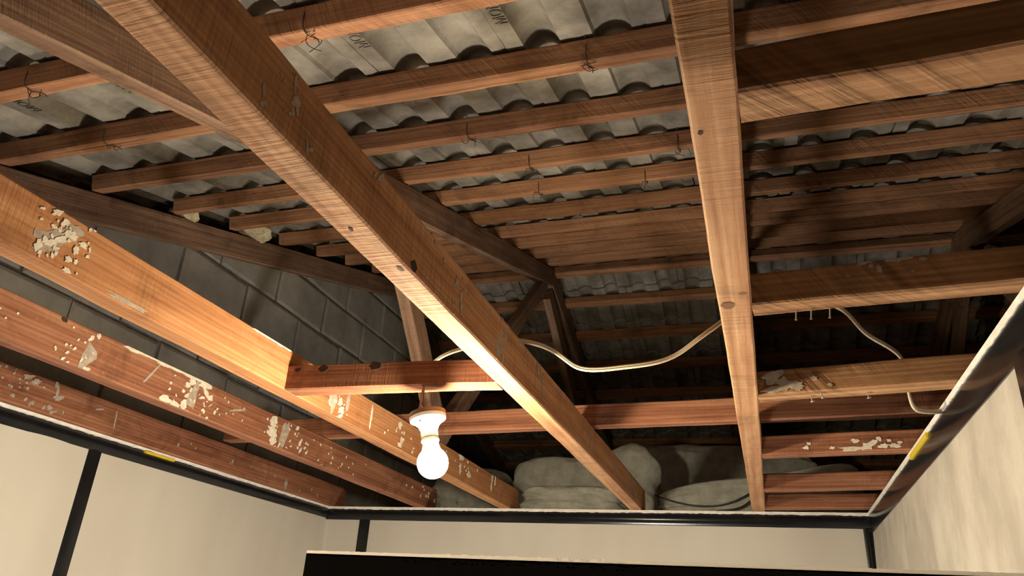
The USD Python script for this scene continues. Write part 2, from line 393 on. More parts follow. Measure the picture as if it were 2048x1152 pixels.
gable = struct("wall_gable", "grey concrete block gable wall under the sloping rafter")
mort = cat(box(XG - 0.15, XG - 0.006, -1.2, 8.5, 0, Z0 + 0.27))
pr = sg.Polygon([(-1.2, Z0 + 0.27), (8.5, Z0 + 0.27), (8.5, roof_z(8.5, 0.72)), (YR, roof_z(YR, 0.72)), (-1.2, roof_z(-1.2, 0.72))])
mm = trimesh.creation.extrude_polygon(pr, 0.144, engine="earcut")
mm.apply_transform(np.array([[0, 0, 1, XG - 0.15], [1, 0, 0, 0], [0, 1, 0, 0], [0, 0, 0, 1.0]]))
obj("mortar_bed", cat(mort, mm), MORTAR, gable)
roofline = sg.Polygon([(-1.2, Z0), (8.5, Z0), (8.5, roof_z(8.5, 0.735)), (YR, roof_z(YR, 0.735)), (-1.2, roof_z(-1.2, 0.735))])
br = np.random.default_rng(5)
for c in range(9):
    z0 = Z0 + 0.27 + c * 0.215
    for k in range(-2, 14):
        y0 = (0.06 if c % 2 == 0 else 0.27) - 0.41 * 2 + 0.41 * k + 0.01
        g = sg.box(y0 + 0.006, z0 + 0.006, y0 + 0.404, z0 + 0.209).intersection(roofline)
        if g.is_empty or g.area < 0.002 or g.geom_type != "Polygon" or y0 > 5.2:
            continue
        d = 0.012 + br.uniform(0, 0.005)
        outer = np.array(g.exterior.coords)[:-1]; cen = outer.mean(0)
        inner = cen + (outer - cen) * (1 - 0.012 / np.maximum(np.abs(outer - cen).max(0), 0.02))
        n = len(outer)
        jit = br.normal(0, 0.0025, outer.shape)
        V = np.vstack([np.c_[np.full(n, XG - 0.04), outer + jit], np.c_[np.full(n, XG - 0.012 + d - 0.004), outer + jit], np.c_[np.full(n, XG - 0.012 + d), inner + jit], [[XG - 0.012 + d, *cen]]])
        f = []
        for i in range(n):
            j = (i + 1) % n
            f += [(i, j, n + j), (i, n + j, n + i), (n + i, n + j, 2 * n + j), (n + i, 2 * n + j, 2 * n + i), (2 * n + i, 2 * n + j, 3 * n)]
        m = trimesh.Trimesh(V, np.array(f), process=False)
        m.fix_normals()
        obj("block", m, BLOCK, gable)
struct("wall_attic", "added block wall closing the far right end of the roof space against outside light", box(2.65, 2.75, -1.2, 8.5, ZC - 0.5, Z0 + 2.2), BLOCK)  # added end wall, keeps the sky out of the roof space
struct("wall_eave", "unseen low eave walls closing the roof space against outside light", cat(box(-2.2, 2.7, -1.25, -1.15, ZC - 0.6, roof_z(-1.2) + 0.04), box(-2.2, 2.7, 8.35, 8.45, ZC - 0.5, roof_z(8.4) + 0.04)), BLOCK)  # out of view, closes both eaves against light leaks

# ------------------------------------------------------------------ joists
JT = ZC + 0.10


def joist(xc, y0, y1, w, label, m, z=0.0):
    t = thing("ceiling_joist", label, "joist", (xc, (y0 + y1) / 2, ZC + 0.05 + z))
    L = y1 - y0
    SEED[0] += 1
    obj("beam", timber_mesh(L, w, 0.10, SEED[0], 0.0012, 0.003), m, t, smooth=28, frame=frame_of((0, 1, 0), (0, 0, 1), (0, 0, 0)))
    return t, (xc, (y0 + y1) / 2, ZC + 0.05 + z)


J1, O1 = joist(-1.1120, -0.8, 3.42, 0.054, "bright orange ceiling joist left of the lit bulb, plaster-crusted near end", W_ORANGE)
J2, O2 = joist(-0.5215, -0.8, 3.41, 0.053, "long ceiling joist running diagonally just right of the lit bulb", W_SAWN)
J3, O3 = joist(-0.0190, -0.8, 3.43, 0.052, "sawn ceiling joist seen from below, nearly upright in the picture", W_SAWN)
J4, O4 = joist(-1.5270, -0.8, 3.42, 0.054, "red-brown ceiling joist spattered with white plaster", W_RED)
J5, O5 = joist(-2.0080, -0.8, 3.40, 0.046, "dark red-brown ceiling joist lying against the left wall", W_RED)


def face_flakes(t, org, face_x, spots, m, seed, along=0.0, jag=0.35, stuff=True, name="plaster_splatter", axis="x", zlim=(0.5015, 0.5985)):
    """spots: (y, z above the eye, half length, half height, angle)."""
    r = np.random.default_rng(seed)
    polys = [blob_poly(r, a, b, w, h, ang, jag=jag) for a, b, w, h, ang in spots]
    clip = sg.box(-5, zlim[0], 5, zlim[1])
    if axis == "x":
        mesh = flakes(polys, (face_x - org[0], -org[1], Z0 - org[2]), (0, 1, 0), (0, 0, 1), 0.0006 if name == "plaster_smear" else 0.0016, clip=clip)
    else:
        mesh = flakes(polys, (-org[0], face_x - org[1], Z0 - org[2]), (1, 0, 0), (0, 0, 1), 0.0016, clip=clip)
    return tag(obj(name, mesh, m, t), kind="stuff" if stuff else None)


def scatter(r, cy, cz, sy, sz, n, lo, hi):
    return [(cy + r.normal(0, sy), cz + r.normal(0, sz), r.uniform(lo, hi), r.uniform(lo, hi) * 0.9, r.uniform(0, 3)) for _ in range(n)]


r4 = np.random.default_rng(41)
s4 = [(1.289, .577, .009, .005, 1.1), (1.308, .591, .007, .006, 1), (1.253, .538, .006, .003, .8), (1.237, .523, .006, .003, .7), (1.232, .507, .006, .0035, .6), (1.246, .503, .005, .003, .3), (1.28, .52, .008, .003, 1.1), (1.301, .504, .010, .005, 0),
      (1.567, .508, .022, .010, 0), (1.60, .507, .030, .007, 0), (1.636, .512, .012, .016, .2), (1.634, .569, .010, .008, .5), (1.648, .588, .012, .012, .3), (1.625, .548, .006, .004, 0), (1.64, .54, .009, .006, 1), (1.701, .59, .026, .010, .1), (1.715, .570, .022, .006, -.7), (1.735, .562, .010, .008, 0), (1.70, .552, .014, .004, .3),
      (1.74, .542, .008, .0025, .8), (1.773, .54, .006, .003, .8), (1.765, .527, .006, .004, 1), (1.737, .503, .005, .0045, 1.5), (2.05, .575, .020, .016, .4), (2.052, .545, .019, .024, 1.4), (2.066, .515, .018, .014, .1), (2.10, .510, .010, .004, 1.2), (2.187, .588, .010, .006, .5), (2.217, .546, .014, .006, 1.2), (2.225, .520, .012, .005, 1.1), (2.263, .522, .008, .004, 1), (2.25, .535, .006, .004, 1)]
s4 += [(y, .5985 - 0.001, 0.03, 0.004 + 0.003 * r4.random(), 0) for y in np.arange(1.42, 1.70, 0.035)]
s4 += scatter(r4, 1.245, .55, .03, .02, 9, .0018, .004) + scatter(r4, 1.66, .55, .05, .03, 26, .0018, .005) + scatter(r4, 1.83, .545, .05, .03, 10, .0018, .004) + scatter(r4, 2.10, .55, .07, .03, 26, .002, .006) + scatter(r4, 2.55, .54, .12, .025, 16, .002, .005) + scatter(r4, 3.35, .57, .12, .02, 14, .003, .010) + scatter(r4, 1.05, .54, .05, .02, 8, .0015, .0035)
face_flakes(J4, O4, -1.500, s4, PLASTER, 42)
face_flakes(J4, O4, -1.500, [(1.30, .545, .020, .045, -.35), (1.665, .540, .016, .055, -.2), (2.12, .55, .025, .05, -.2), (1.50, .56, .05, .004, 1.0), (1.86, .56, .045, .003, .3)], PLASTER_DULL, 43, name="plaster_smear")
r1 = np.random.default_rng(11)
s1 = [(.797, .591, .010, .006, .4), (.815, .582, .008, .005, .9), (.826, .568, .010, .004, .6), (.817, .55, .012, .005, .6), (.783, .522, .010, .006, 1.4), (.80, .535, .014, .005, .5), (.86, .562, .008, .005, 0), (.849, .547, .006, .007, 0), (.842, .525, .007, .006, 0), (.835, .565, .012, .004, .3), (.846, .507, .008, .004, 0),
      (1.758, .545, .010, .014, .4), (1.770, .525, .014, .010, .2), (1.765, .506, .010, .006, .1), (1.941, .565, .004, .020, .1), (1.938, .53, .003, .022, 0), (2.132, .576, .010, .012, 0), (2.155, .533, .010, .012, 0), (2.145, .515, .014, .006, 0), (2.671, .590, .022, .010, 0), (2.672, .55, .008, .02, 0), (2.769, .543, .016, .012, 0), (3.041, .580, .006, .016, 0), (3.035, .548, .006, .018, 0), (3.08, .575, .005, .018, 0)]
s1 += [(y, .5975, .022, .0035, 0) for y in np.arange(1.36, 1.50, 0.03)]
s1 += scatter(r1, .82, .55, .035, .025, 30, .002, .0055) + scatter(r1, 1.75, .53, .03, .025, 22, .0015, .004) + scatter(r1, 2.15, .545, .06, .025, 12, .002, .006) + scatter(r1, 2.72, .555, .07, .025, 14, .002, .007)
face_flakes(J1, O1, -1.0850, s1, PLASTER, 12)
face_flakes(J1, O1, -1.0850, [(.80, .540, .030, .020, .5), (.835, .575, .02, .014, .4), (1.72, .545, .02, .04, -.1), (1.80, .56, .008, .035, 0), (.99, .508, .05, .005, 0)], PLASTER_DULL, 13, name="plaster_smear")
r2 = np.random.default_rng(21)
s2 = [(.544, .530, .003, .008, .2), (.547, .515, .007, .003, .8), (.592, .578, .0025, .016, .1), (.600, .560, .007, .005, 0), (.598, .553, .009, .003, .2), (.606, .548, .003, .006, .3), (.598, .541, .003, .005, .5), (.594, .536, .003, .003, .5), (.565, .571, .0025, .004, 0), (.572, .566, .002, .003, 0), (.638, .515, .003, .010, .3), (.645, .520, .006, .003, .8), (.815, .588, .012, .006, .8), (.80, .583, .006, .003, .9),
      (1.124, .562, .008, .010, .3), (1.149, .545, .006, .012, .2), (1.155, .525, .004, .014, .1), (1.66, .578, .003, .018, .15), (1.685, .578, .003, .020, .15), (1.672, .572, .012, .0025, .1), (1.705, .55, .003, .03, .1), (2.26, .565, .005, .02, 0), (2.27, .53, .004, .02, 0), (2.683, .575, .006, .022, 0), (2.72, .56, .006, .02, 0), (2.70, .545, .02, .004, 0), (3.006, .54, .006, .03, 0), (3.08, .55, .006, .024, 0), (3.129, .532, .020, .004, 0), (3.15, .55, .006, .03, 0), (1.02, .59, .006, .004, 0), (1.06, .575, .003, .006, 0)]
s2 += scatter(r2, .59, .56, .02, .02, 12, .001, .0022) + scatter(r2, 1.15, .55, .05, .025, 18, .0015, .0045) + scatter(r2, 1.5, .59, .12, .008, 10, .003, .008)
face_flakes(J2, O2, -0.4950, s2, PLASTER_DULL, 22)
face_flakes(J2, O2, -0.4950, [(1.385, .560, .014, .045, -.25), (1.375, .525, .014, .022, -.2), (1.41, .55, .006, .05, -.2)], PLASTER_DULL, 23, jag=0.6, name="plaster_smear")
r5 = np.random.default_rng(51)
s5 = [(1.543, .585, .020, .006, .3), (1.57, .578, .016, .008, .4), (1.639, .590, .006, .012, .3), (1.648, .572, .005, .02, .2), (1.659, .555, .018, .008, .2), (1.885, .548, .003, .03, .1), (2.881, .525, .012, .02, 0), (1.815, .565, .020, .003, .3)]
s5 += scatter(r5, 1.56, .56, .06, .02, 18, .002, .006) + scatter(r5, 1.62, .516, .10, .008, 14, .003, .007) + scatter(r5, 2.6, .54, .3, .02, 10, .003, .008)
face_flakes(J5, O5, -1.9850, s5, PLASTER_DULL, 52)


def knots(t, org, face_x, spots, seed, axis="x"):
    r = np.random.default_rng(seed)
    for a, b, w, h in spots:
        if axis == "x":
            m = flakes([blob_poly(r, a, b, w, h, 0, jag=0.15)], (face_x - org[0], -org[1], Z0 - org[2]), (0, 1, 0), (0, 0, 1), t=0.0006)
        else:
            m = flakes([blob_poly(r, a, b, w, h, 0, jag=0.15)], (-org[0], face_x - org[1], Z0 - org[2]), (1, 0, 0), (0, 0, 1), t=0.0006)
        obj("knot", m, KNOT, t)


def knots_below(t, org, spots, m, seed):
    r = np.random.default_rng(seed)
    for x, y, w, h in spots:
        obj("knot", flakes([blob_poly(r, x, -y, w, h, 0, jag=0.18)], (-org[0], -org[1], ZC - org[2] - 0.0003), (1, 0, 0), (0, -1, 0), t=0.0005), m, t)


knots_below(J3, O3, [(-0.030, 1.165, .010, .013), (-0.005, 1.12, .006, .005)], KNOT_BROWN, 61)
knots_below(J3, O3, [(-0.034, 0.688, .0028, .004)], KNOT, 62)
knots_below(J2, O2, [(-0.523, 0.805, .003, .006), (-0.508, 0.935, .004, .010)], KNOT, 63)
knots(J2, O2, -0.495, [(.955, .512, .010, .010)], 64)
knots(J4, O4, -1.500, [(1.205, .592, .010, .006), (1.33, .592, .012, .005)], 65)

# ------------------------------------------------------------------ noggins between the joists
def noggin(a, b, w, h, label, m, name="noggin", cat_="noggin"):
    a, b = np.asarray(a, float), np.asarray(b, float)
    mid = (a + b) / 2
    t = thing(name, label, cat_, mid)
    SEED[0] += 1
    obj("beam", timber_mesh(np.linalg.norm(b - a), w, h, SEED[0], 0.0016, 0.003), m, t, smooth=28, frame=frame_of(b - a, (0, 0, 1), (0, 0, 0)))
    return t, mid


N0, ON = noggin((-1.0850, 1.527, ZC + 0.030), (-0.5480, 1.545, ZC + 0.030), 0.056, 0.060, "short red-brown noggin that the lit bulb hangs under", W_RED)
S_DATA = [("noggin nearest the viewer, wide sawn underside at the top right", (0.657, 0.649), 0.055, W_NOGGIN),
          ("dark red noggin with the cream cable dropping from its underside", (1.195, 1.169), 0.052, W_NOGGIN),
          ("diagonally sawn noggin with small white nails along its underside", (1.705, 1.640), 0.055, W_NOGGIN),
          ("red noggin splashed with white plaster, next to the yellow tape on the right wall", (2.297, 2.236), 0.052, W_RED),
          ("red noggin second from the back wall, right of the upright joist", (2.850, 2.792), 0.052, W_RED),
          ("red noggin closest to the back wall, right of the upright joist", (3.258, 3.215), 0.050, W_RED)]
SN = []
for lab, (ya, yb), w, m in S_DATA:
    SN.append(noggin((0.0075, ya, ZC + 0.028), (0.52, yb - 0.012, ZC + 0.028), w, 0.056, lab, m))
B0, OB = noggin((-1.96, 2.413, JT + 0.036), (0.90, 2.218, JT + 0.036), 0.048, 0.070, "long red binder lying across the tops of the joists behind the bulb", W_RED, "ceiling_binder", "binder")
knots(N0, ON, 1.498, [(-1.055, .548, .010, .006), (-.985, .548, .013, .009), (-.845, .549, .016, .010)], 3, "y")
for idx, sp, mm_ in [(2, [(.045, .540, .022, .014, .3), (.07, .522, .028, .012, -.4), (.095, .518, .014, .010, 0), (.06, .55, .012, .006, .2), (.13, .53, .006, .004, 0), (.052, .512, .03, .006, .2), (.16, .512, .005, .003, 0)], PLASTER_DULL),
                     (3, [(.25, .508, .030, .007, 0), (.29, .513, .022, .010, .4), (.30, .521, .016, .006, .8), (.33, .513, .014, .006, 0), (.355, .512, .016, .005, 0), (.26, .529, .010, .005, 0), (.32, .531, .007, .005, 0), (.345, .526, .007, .004, 0), (.13, .516, .008, .005, 0), (.14, .527, .005, .004, 0), (.20, .513, .006, .004, 0), (.37, .52, .006, .003, 0)], PLASTER),
                     (1, [(.18, .553, .012, .003, 0), (.225, .552, .018, .004, 0), (.262, .549, .006, .003, 0), (.19, .547, .004, .004, 0), (.20, .54, .004, .005, 0), (.155, .532, .003, .0012, 0), (.245, .530, .002, .0015, 0)], PLASTER_DULL)]:
    (t_, o_), (_, (ya, yb), w_, _) = SN[idx], S_DATA[idx]
    d_ = np.array([0.5125, yb - 0.012 - ya, 0]); d_ /= np.linalg.norm(d_)
    n_ = np.cross(d_, [0, 0, 1.0])
    r_ = np.random.default_rng(77)
    polys = [blob_poly(r_, x - 0.0075, z, a_, b_, g_, jag=0.45) for x, z, a_, b_, g_ in sp]
    m_ = flakes(polys, np.array([0.0075, ya, Z0]) + n_ * w_ / 2 - o_, d_, (0, 0, 1), 0.0022, clip=sg.box(-1, .502, 2, .554))
    tag(obj("plaster_splatter", m_, mm_, t_), kind="stuff")


def nail(t, org, at, d=(0, 0, -1), L=0.018, head=0.004):
    c = trimesh.creation.cylinder(0.0012, L, sections=8); c.apply_translation((0, 0, L / 2))
    h = trimesh.creation.cylinder(head, 0.0016, sections=10); h.apply_translation((0, 0, L))
    m = cat(c, h)
    m.apply_transform(trimesh.geometry.align_vectors([0, 0, 1], np.asarray(d, float)))
    m.apply_translation(np.asarray(at, float) - org)
    obj("nail", m, STEEL, t)


for x, y in ((0.115, 1.69), (0.135, 1.665), (0.225, 1.675)):
    nail(SN[2][0], SN[2][1], (x, y, ZC + 0.001), (0.25, 0.1, -1), 0.014, 0.0045)
for x in (0.075, 0.098, 0.126):
    nail(SN[1][0], SN[1][1], (x, 1.205, ZC + 0.001), (-0.1, 0.3, -1), 0.016, 0.002)


# ------------------------------------------------------------------ roof trusses
def roof_pt(x, y, a):
    return (x, y, roof_z(y, a))


def rafter_pair(t, x, w, m, org):
    d = (A_TOP - A_BOT) * CT
    mid = (A_TOP + A_BOT) / 2
    for y0, y1 in ((-1.05, YR + 0.01), (8.3, YR + 0.012)):
        timber("rafter", np.subtract(roof_pt(x, y0, mid), org), np.subtract((x, y1, Z0 + mid + SL * YR - 0.004), org), w, d, m, t)


def truss(x, w, label, m, webs=True):
    t = thing("roof_truss", label, "roof truss", (x, YR, JT))
    org = (x, YR, JT)
    rafter_pair(t, x, w, m, org)
    if webs:
        for (ya, za), (yb, zb), dep in (((1.93, 1.235), (2.52, 0.60), 0.085), ((3.76, 1.83), (2.47, 0.602), 0.075), ((3.86, 1.80), (5.72, 0.602), 0.095)):
            a, b = np.array([x, ya, Z0 + za]), np.array([x, yb, Z0 + zb])
            timber("web", a - org, b - org, w * 0.9, dep, m, t, up=(0, 0.3, 1))
    return t, org


T0, _ = truss(-2.0945, 0.040, "dark gable rafter lying along the top of the block wall", W_OLD, webs=False)
T1, OT1 = truss(-1.1100, 0.050, "roof truss over the bright orange joist, its rafter rising behind the diagonal joist", W_OLD)
T2, _ = truss(-0.0100, 0.050, "roof truss standing directly above the upright joist", W_OLD)
T3, _ = truss(1.0550, 0.050, "dim roof truss at the far right beyond the right wall", W_OLD)

# ------------------------------------------------------------------ battens
SV, NV = np.array([0, CT, ST]), np.array([0, -ST, CT])
SV2, NV2 = np.array([0, CT, -ST]), np.array([0, ST, CT])
BH = 0.054
ORD = ["first", "second", "third", "fourth", "fifth", "sixth", "seventh", "eighth", "ninth", "tenth", "eleventh"]
NEAR = [-0.70, -0.37, -0.04, 0.29, 0.62, 0.945, 1.28, 1.615, 1.949, 2.262, 2.612, 2.928, 3.20, 3.49, 3.775]
near_w = {1.28: .058, 1.615: .049, 1.949: .041, 2.262: .041, 2.612: .050, 2.928: .042}
lab_near = {0.62: "roof batten partly out of view at the very top of the picture", 0.945: "rough orange roof batten nearest the viewer between the two main joists"}
batt_prims = {}
for i, y in enumerate(NEAR):
    w = near_w.get(y, 0.050)
    xl = {1.949: -2.055, 2.262: -2.06, 2.612: -2.07}.get(y, -2.078)
    a = np.array([xl, y, roof_z(y)]) + SV * w / 2 + NV * BH / 2
    b = a + [2.70 - xl, 0, 0]
    k = i - 5
    lab = lab_near.get(y) or (f"{ORD[k]} roof batten up the near slope, counted from the rough orange one" if 0 < k < 11 else f"{ORD[4 - i]} roof batten below the picture's top, behind the viewer")
    if y == 3.775:
        lab = "topmost roof batten of the near slope, just under the ridge"
    mid = (a + b) / 2
    t = thing("roof_batten", lab, "batten", mid, group=None)
    SEED[0] += 1
    obj("beam", timber_mesh(b[0] - a[0], w, BH, SEED[0], 0.0017, 0.003), W_BRIGHT if y == 0.945 else W_BATTEN, t, smooth=28, frame=frame_of((1, 0, 0), NV, (0, 0, 0)))
    batt_prims[y] = (t, mid, w)
REAR = [3.915, 4.185, 4.505, 4.83, 5.155, 5.48, 5.805, 6.13, 6.455, 6.78, 7.1, 7.43, 7.75, 8.1]
for i, y in enumerate(REAR):
    a = np.array([-2.078, y, roof_z(y)]) + SV2 * 0.025 + NV2 * BH / 2
    b = a + [4.778, 0, 0]
    lab = f"{(ORD + ['twelfth', 'thirteenth', 'fourteenth'])[i]} roof batten down the far slope beyond the ridge"
    t = thing("roof_batten", lab, "batten", (a + b) / 2, group=None)
    SEED[0] += 1
    obj("beam", timber_mesh(b[0] - a[0], 0.050, BH, SEED[0], 0.0017, 0.003), W_BATTEN, t, smooth=28, frame=frame_of((1, 0, 0), NV2, (0, 0, 0)))

# wire ties twisted round some battens, with loose tails
wr_ = np.random.default_rng(9)
for y, x in ((0.945, -0.795), (0.945, -1.52), (1.28, -0.30), (1.28, -1.66), (1.949, -0.165), (1.949, -0.64), (2.262, -0.31), (2.262, -0.70), (1.615, -0.72)):
    t, mid, w = batt_prims[y]
    base = np.array([x, y, roof_z(y)])
    P = lambda s, n, dx=0: base + SV * s + NV * n + [dx, 0, 0] - mid
    loop = tube([P(-0.002, BH + .006), P(-0.003, BH * .5), P(-0.003, 0.002), P(0.004, -0.003), P(w * .5, -0.003, .003), P(w, -0.004, .002)], 0.0011, 6, 4)
    tails = []
    for q in range(4):
        e = wr_.uniform(-1, 1, 3) * [0.035, 0.02, 0.02]
        m1 = wr_.uniform(-1, 1, 3) * [0.016, 0.012, 0.012]
        st = P(0.002 + q * 0.010, -0.003)
        tails.append(tube([st, st + m1 - NV * 0.004, st + e - NV * 0.012], 0.0008, 5, 5))
    obj("tie_wire", cat(loop, *tails), WIRE, t)

# ------------------------------------------------------------------ roof tiles
TW, TL, TT = 0.326, 0.452, 0.011
uu = np.array([0, .020, .036, .042, .046, .052, .060, .070, .080, .090, .100, .110, .118, .124, .128, .134, .147, .155, .163, .169, .177, .186, .196, .203, .208, .213, .220, .230, .240, .250, .260, .270, .278, .286, .292, .298, .310, .322, .326])


def tile_z(u):
    def roll(c, hw, h):
        t = np.clip(np.abs(u - c) / hw, 0, 1)
        return h * (1 - t ** 2.4) ** 0.9
    r2 = roll(0.248, 0.044, 0.026)
    r2 = np.where(u < 0.203, 0.0, np.where(u < 0.213, np.maximum(r2, 0.020 * (u - 0.203) / 0.010), r2))
    z = roll(0.085, 0.043, 0.035) + r2
    z = z - 0.0015 * np.cos((u - 0.166) / 0.02 * np.pi / 2) * ((u > 0.147) & (u < 0.185))
    z = z + 0.0030 * (u > 0.3215)
    return z


def tile_mesh(seed):
    r = np.random.default_rng(seed)
    ns = 9
    s = np.linspace(0, TL, ns)
    U, S = np.meshgrid(uu, s, indexing="ij")
    nz = meshkit.fbm(np.stack([U * 16, S * 12, 0 * U + seed * 3.1], -1), 3, seed) - 0.5
    lo = tile_z(U) + nz * 0.0045 - 0.004 * np.exp(-((S - TL + 0.02) / 0.03) ** 2) * 0
    edge = r.normal(0, 0.0016, len(uu))
    S = S.copy(); S[:, 0] += edge; S[:, -1] += edge[::-1] * 0.6
    Vlo, Vhi = np.stack([U, S, lo], -1), np.stack([U, S, tile_z(U) + TT], -1)
    n = len(uu); V = np.vstack([Vlo.reshape(-1, 3), Vhi.reshape(-1, 3)]); N = n * ns; f = []
    for i in range(n - 1):
        for j in range(ns - 1):
            a = i * ns + j; q = (a, a + ns, a + ns + 1, a + 1)
            f += [(q[0], q[2], q[1]), (q[0], q[3], q[2]), (N + q[0], N + q[1], N + q[2]), (N + q[0], N + q[2], N + q[3])]
    ring = [i * ns for i in range(n)] + [(n - 1) * ns + j for j in range(1, ns)] + [i * ns + ns - 1 for i in range(n - 2, -1, -1)] + [j for j in range(ns - 2, 0, -1)]
    for a, b in zip(ring, ring[1:] + ring[:1]):
        f += [(a, b, N + b), (a, N + b, N + a)]
    m = trimesh.Trimesh(V, np.array(f), process=False)
    if m.volume < 0:
        m.invert()
    return m


variants = [tile_mesh(s) for s in range(5)]
letters = meshkit.text_mesh("MON", 0.027, 0.0055)
TILT = (TT + 0.008) / 0.335
X_TILE0 = -0.7324 - 0.085 - TW * 5        # puts the round roll where the photograph has it
for rf, (rows, sv, nv, lab) in enumerate(((NEAR, SV, NV, "near roof slope of grey corrugated concrete tiles"), (REAR, SV2, NV2, "far roof slope of grey corrugated concrete tiles"))):
    roof = struct("roof", lab)
    tr = np.random.default_rng(60 + rf)
    for ri, y in enumerate(rows):
        for k in range(-1, 14):
            # head of the tile hooks over this batten's upslope edge, tail lies on the tile below
            up = sv if rf == 0 else -sv
            hb = np.array([0, y, roof_z(y)]) + nv * (BH + 0.003) + up * (0.090 if rf == 0 else 0.042)
            s_ax = up * math.cos(TILT) - nv * math.sin(TILT)
            n_ax = nv * math.cos(TILT) + up * math.sin(TILT)
            M = np.eye(4)
            x = X_TILE0 + TW * k + tr.normal(0, 0.003)
            if rf == 1:
                x += 0.11
            sgn = 1.0
            M[:3, 0], M[:3, 1], M[:3, 2] = (sgn, 0, 0), s_ax, n_ax
            if rf == 1:                       # turned round on the far slope
                M[:3, 0] = (-1, 0, 0); x += TW
            M[:3, 3] = hb - s_ax * (TL - 0.004) + [x, 0, 0] + n_ax * tr.normal(0, 0.0012) + s_ax * tr.normal(0, 0.004)
            p = obj("roof_tile", variants[int(tr.integers(5))], TILE, roof, smooth=40, frame=M)
            if rf == 0 and y in (1.28,) and 2 <= k <= 8:
                lm = letters.copy()
                lm.apply_transform(np.array([[0, -1, 0, 0.040], [-1, 0, 0, 0.247], [0, 0, -1, 0.0032], [0, 0, 0, 1.0]]))
                obj("moulded_letters", lm, TILE_MARK, p)
ridge = struct("ridge_cap", "unseen ridge capping keeping outside light out of the top of the roof", cat(*[box(-2.4, 2.8, YR - 0.16, YR + 0.16, roof_z(YR) + 0.10, roof_z(YR) + 0.13)]), TILE)  # out of view, covers the gap at the ridge against light

# crumbs of foam stuffed between gable rafter and batten ends
for (x, y, z, sx, sy, sz, lab) in ((-2.095, 2.045, roof_z(2.045) + 0.020, .055, .055, .022, "smaller cream lump of foam in the gap on top of the gable rafter"), (-2.075, 2.435, roof_z(2.435) + 0.024, .075, .075, .026, "larger cream lump of foam on the gable rafter, lower right of the other lump")):
    m = trimesh.creation.icosphere(4, 1.0)
    v = m.vertices
    m.vertices = v * (0.65 + 0.7 * meshkit.fbm(v * 2.6 + x, 4, 8))[:, None] * [sx, sy, sz]
    p = obj("foam_lump", m, FOAM, None, smooth=60, frame=np.array([[1, 0, 0, x], [0, 1, 0, y], [0, 0, 1, z], [0, 0, 0, 1.0]]))
    tag(p, lab, "foam")

# ------------------------------------------------------------------ insulation and cables over the next room
def batt(label, x0, x1, y0, y1, z0, z1, seed, tilt=0.0, hump=0.0):
    m = trimesh.creation.box((2, 2, 2))
    for _ in range(5):
        m = m.subdivide()
    v = m.vertices.copy()
    d = v / np.maximum((np.abs(v) ** 5).sum(1, keepdims=True) ** (1 / 5), 1e-9)
    n = meshkit.fbm(d * 1.5 + seed * 7.3, 3, seed) - 0.5
    n2 = meshkit.fbm(d * 7 + seed, 3, seed + 5) - 0.5
    d = d * (1 + 0.30 * n + 0.05 * n2)[:, None]
    s = np.array([x1 - x0, y1 - y0, z1 - z0]) / 2
    w = d * s
    up = (d[:, 2] + 1) / 2
    w[:, 2] += up * (hump * np.exp(-((d[:, 0] - 0.75) / 0.35) ** 2) + tilt * d[:, 0])
    lo = w[:, 2].min()
    w[:, 2] = np.maximum(w[:, 2] , -s[2])
    m.vertices = w
    p = obj("insulation_batt", m, BATT, None, smooth=70, frame=np.array([[1, 0, 0, (x0 + x1) / 2], [0, 1, 0, (y0 + y1) / 2], [0, 0, 1, Z0 + (z0 + z1) / 2], [0, 0, 0, 1.0]]))
    return tag(p, label, "insulation")


batt("front insulation batt lying behind the back wall left of the diagonal joist's end", -1.10, -0.60, 3.44, 3.80, 0.50, 0.635, 3)
batt("thick insulation batt behind the front one, humped at its right end", -1.27, -0.50, 3.82, 4.25, 0.50, 0.86, 4, hump=0.07)
batt("insulation batt sloping up towards the upright joist", -0.45, 0.42, 3.50, 3.95, 0.50, 0.70, 6, tilt=0.07)
batt("insulation batt at the back just below the long binder", -0.95, 0.34, 4.72, 5.1, 0.53, 1.12, 8)
batt("faint insulation batt at the left end of the heap, beside the bulb", -1.80, -1.36, 4.0, 4.5, 0.50, 0.83, 9)
p = obj("black_cable", tube([(-0.46, 3.48, Z0 + .59), (-0.36, 3.49, Z0 + .560), (-0.25, 3.49, Z0 + .546), (-0.15, 3.48, Z0 + .556), (-0.05, 3.47, Z0 + .60), (0.05, 3.48, Z0 + 0.66)], 0.004), CABLE_BLACK)
tag(p, "upper thin black cable looping in front of the sloping insulation batt", "cable")
p = obj("black_cable", tube([(-0.20, 3.455, Z0 + .518), (-0.14, 3.45, Z0 + .526), (-0.09, 3.45, Z0 + .538), (-0.05, 3.45, Z0 + .565), (0.02, 3.45, Z0 + 0.62)], 0.004), CABLE_BLACK)
tag(p, "lower thin black cable curving up to the foot of the upright joist", "cable")

# ------------------------------------------------------------------ cream cable
def flat_cable(pts, w=0.0056):
    p = np.asarray(pts, float)
    return cat(tube(p + [0, 0, 0.0022], w * 0.62, 8, 8), tube(p - [0, 0, 0.0022], w * 0.62, 8, 8))


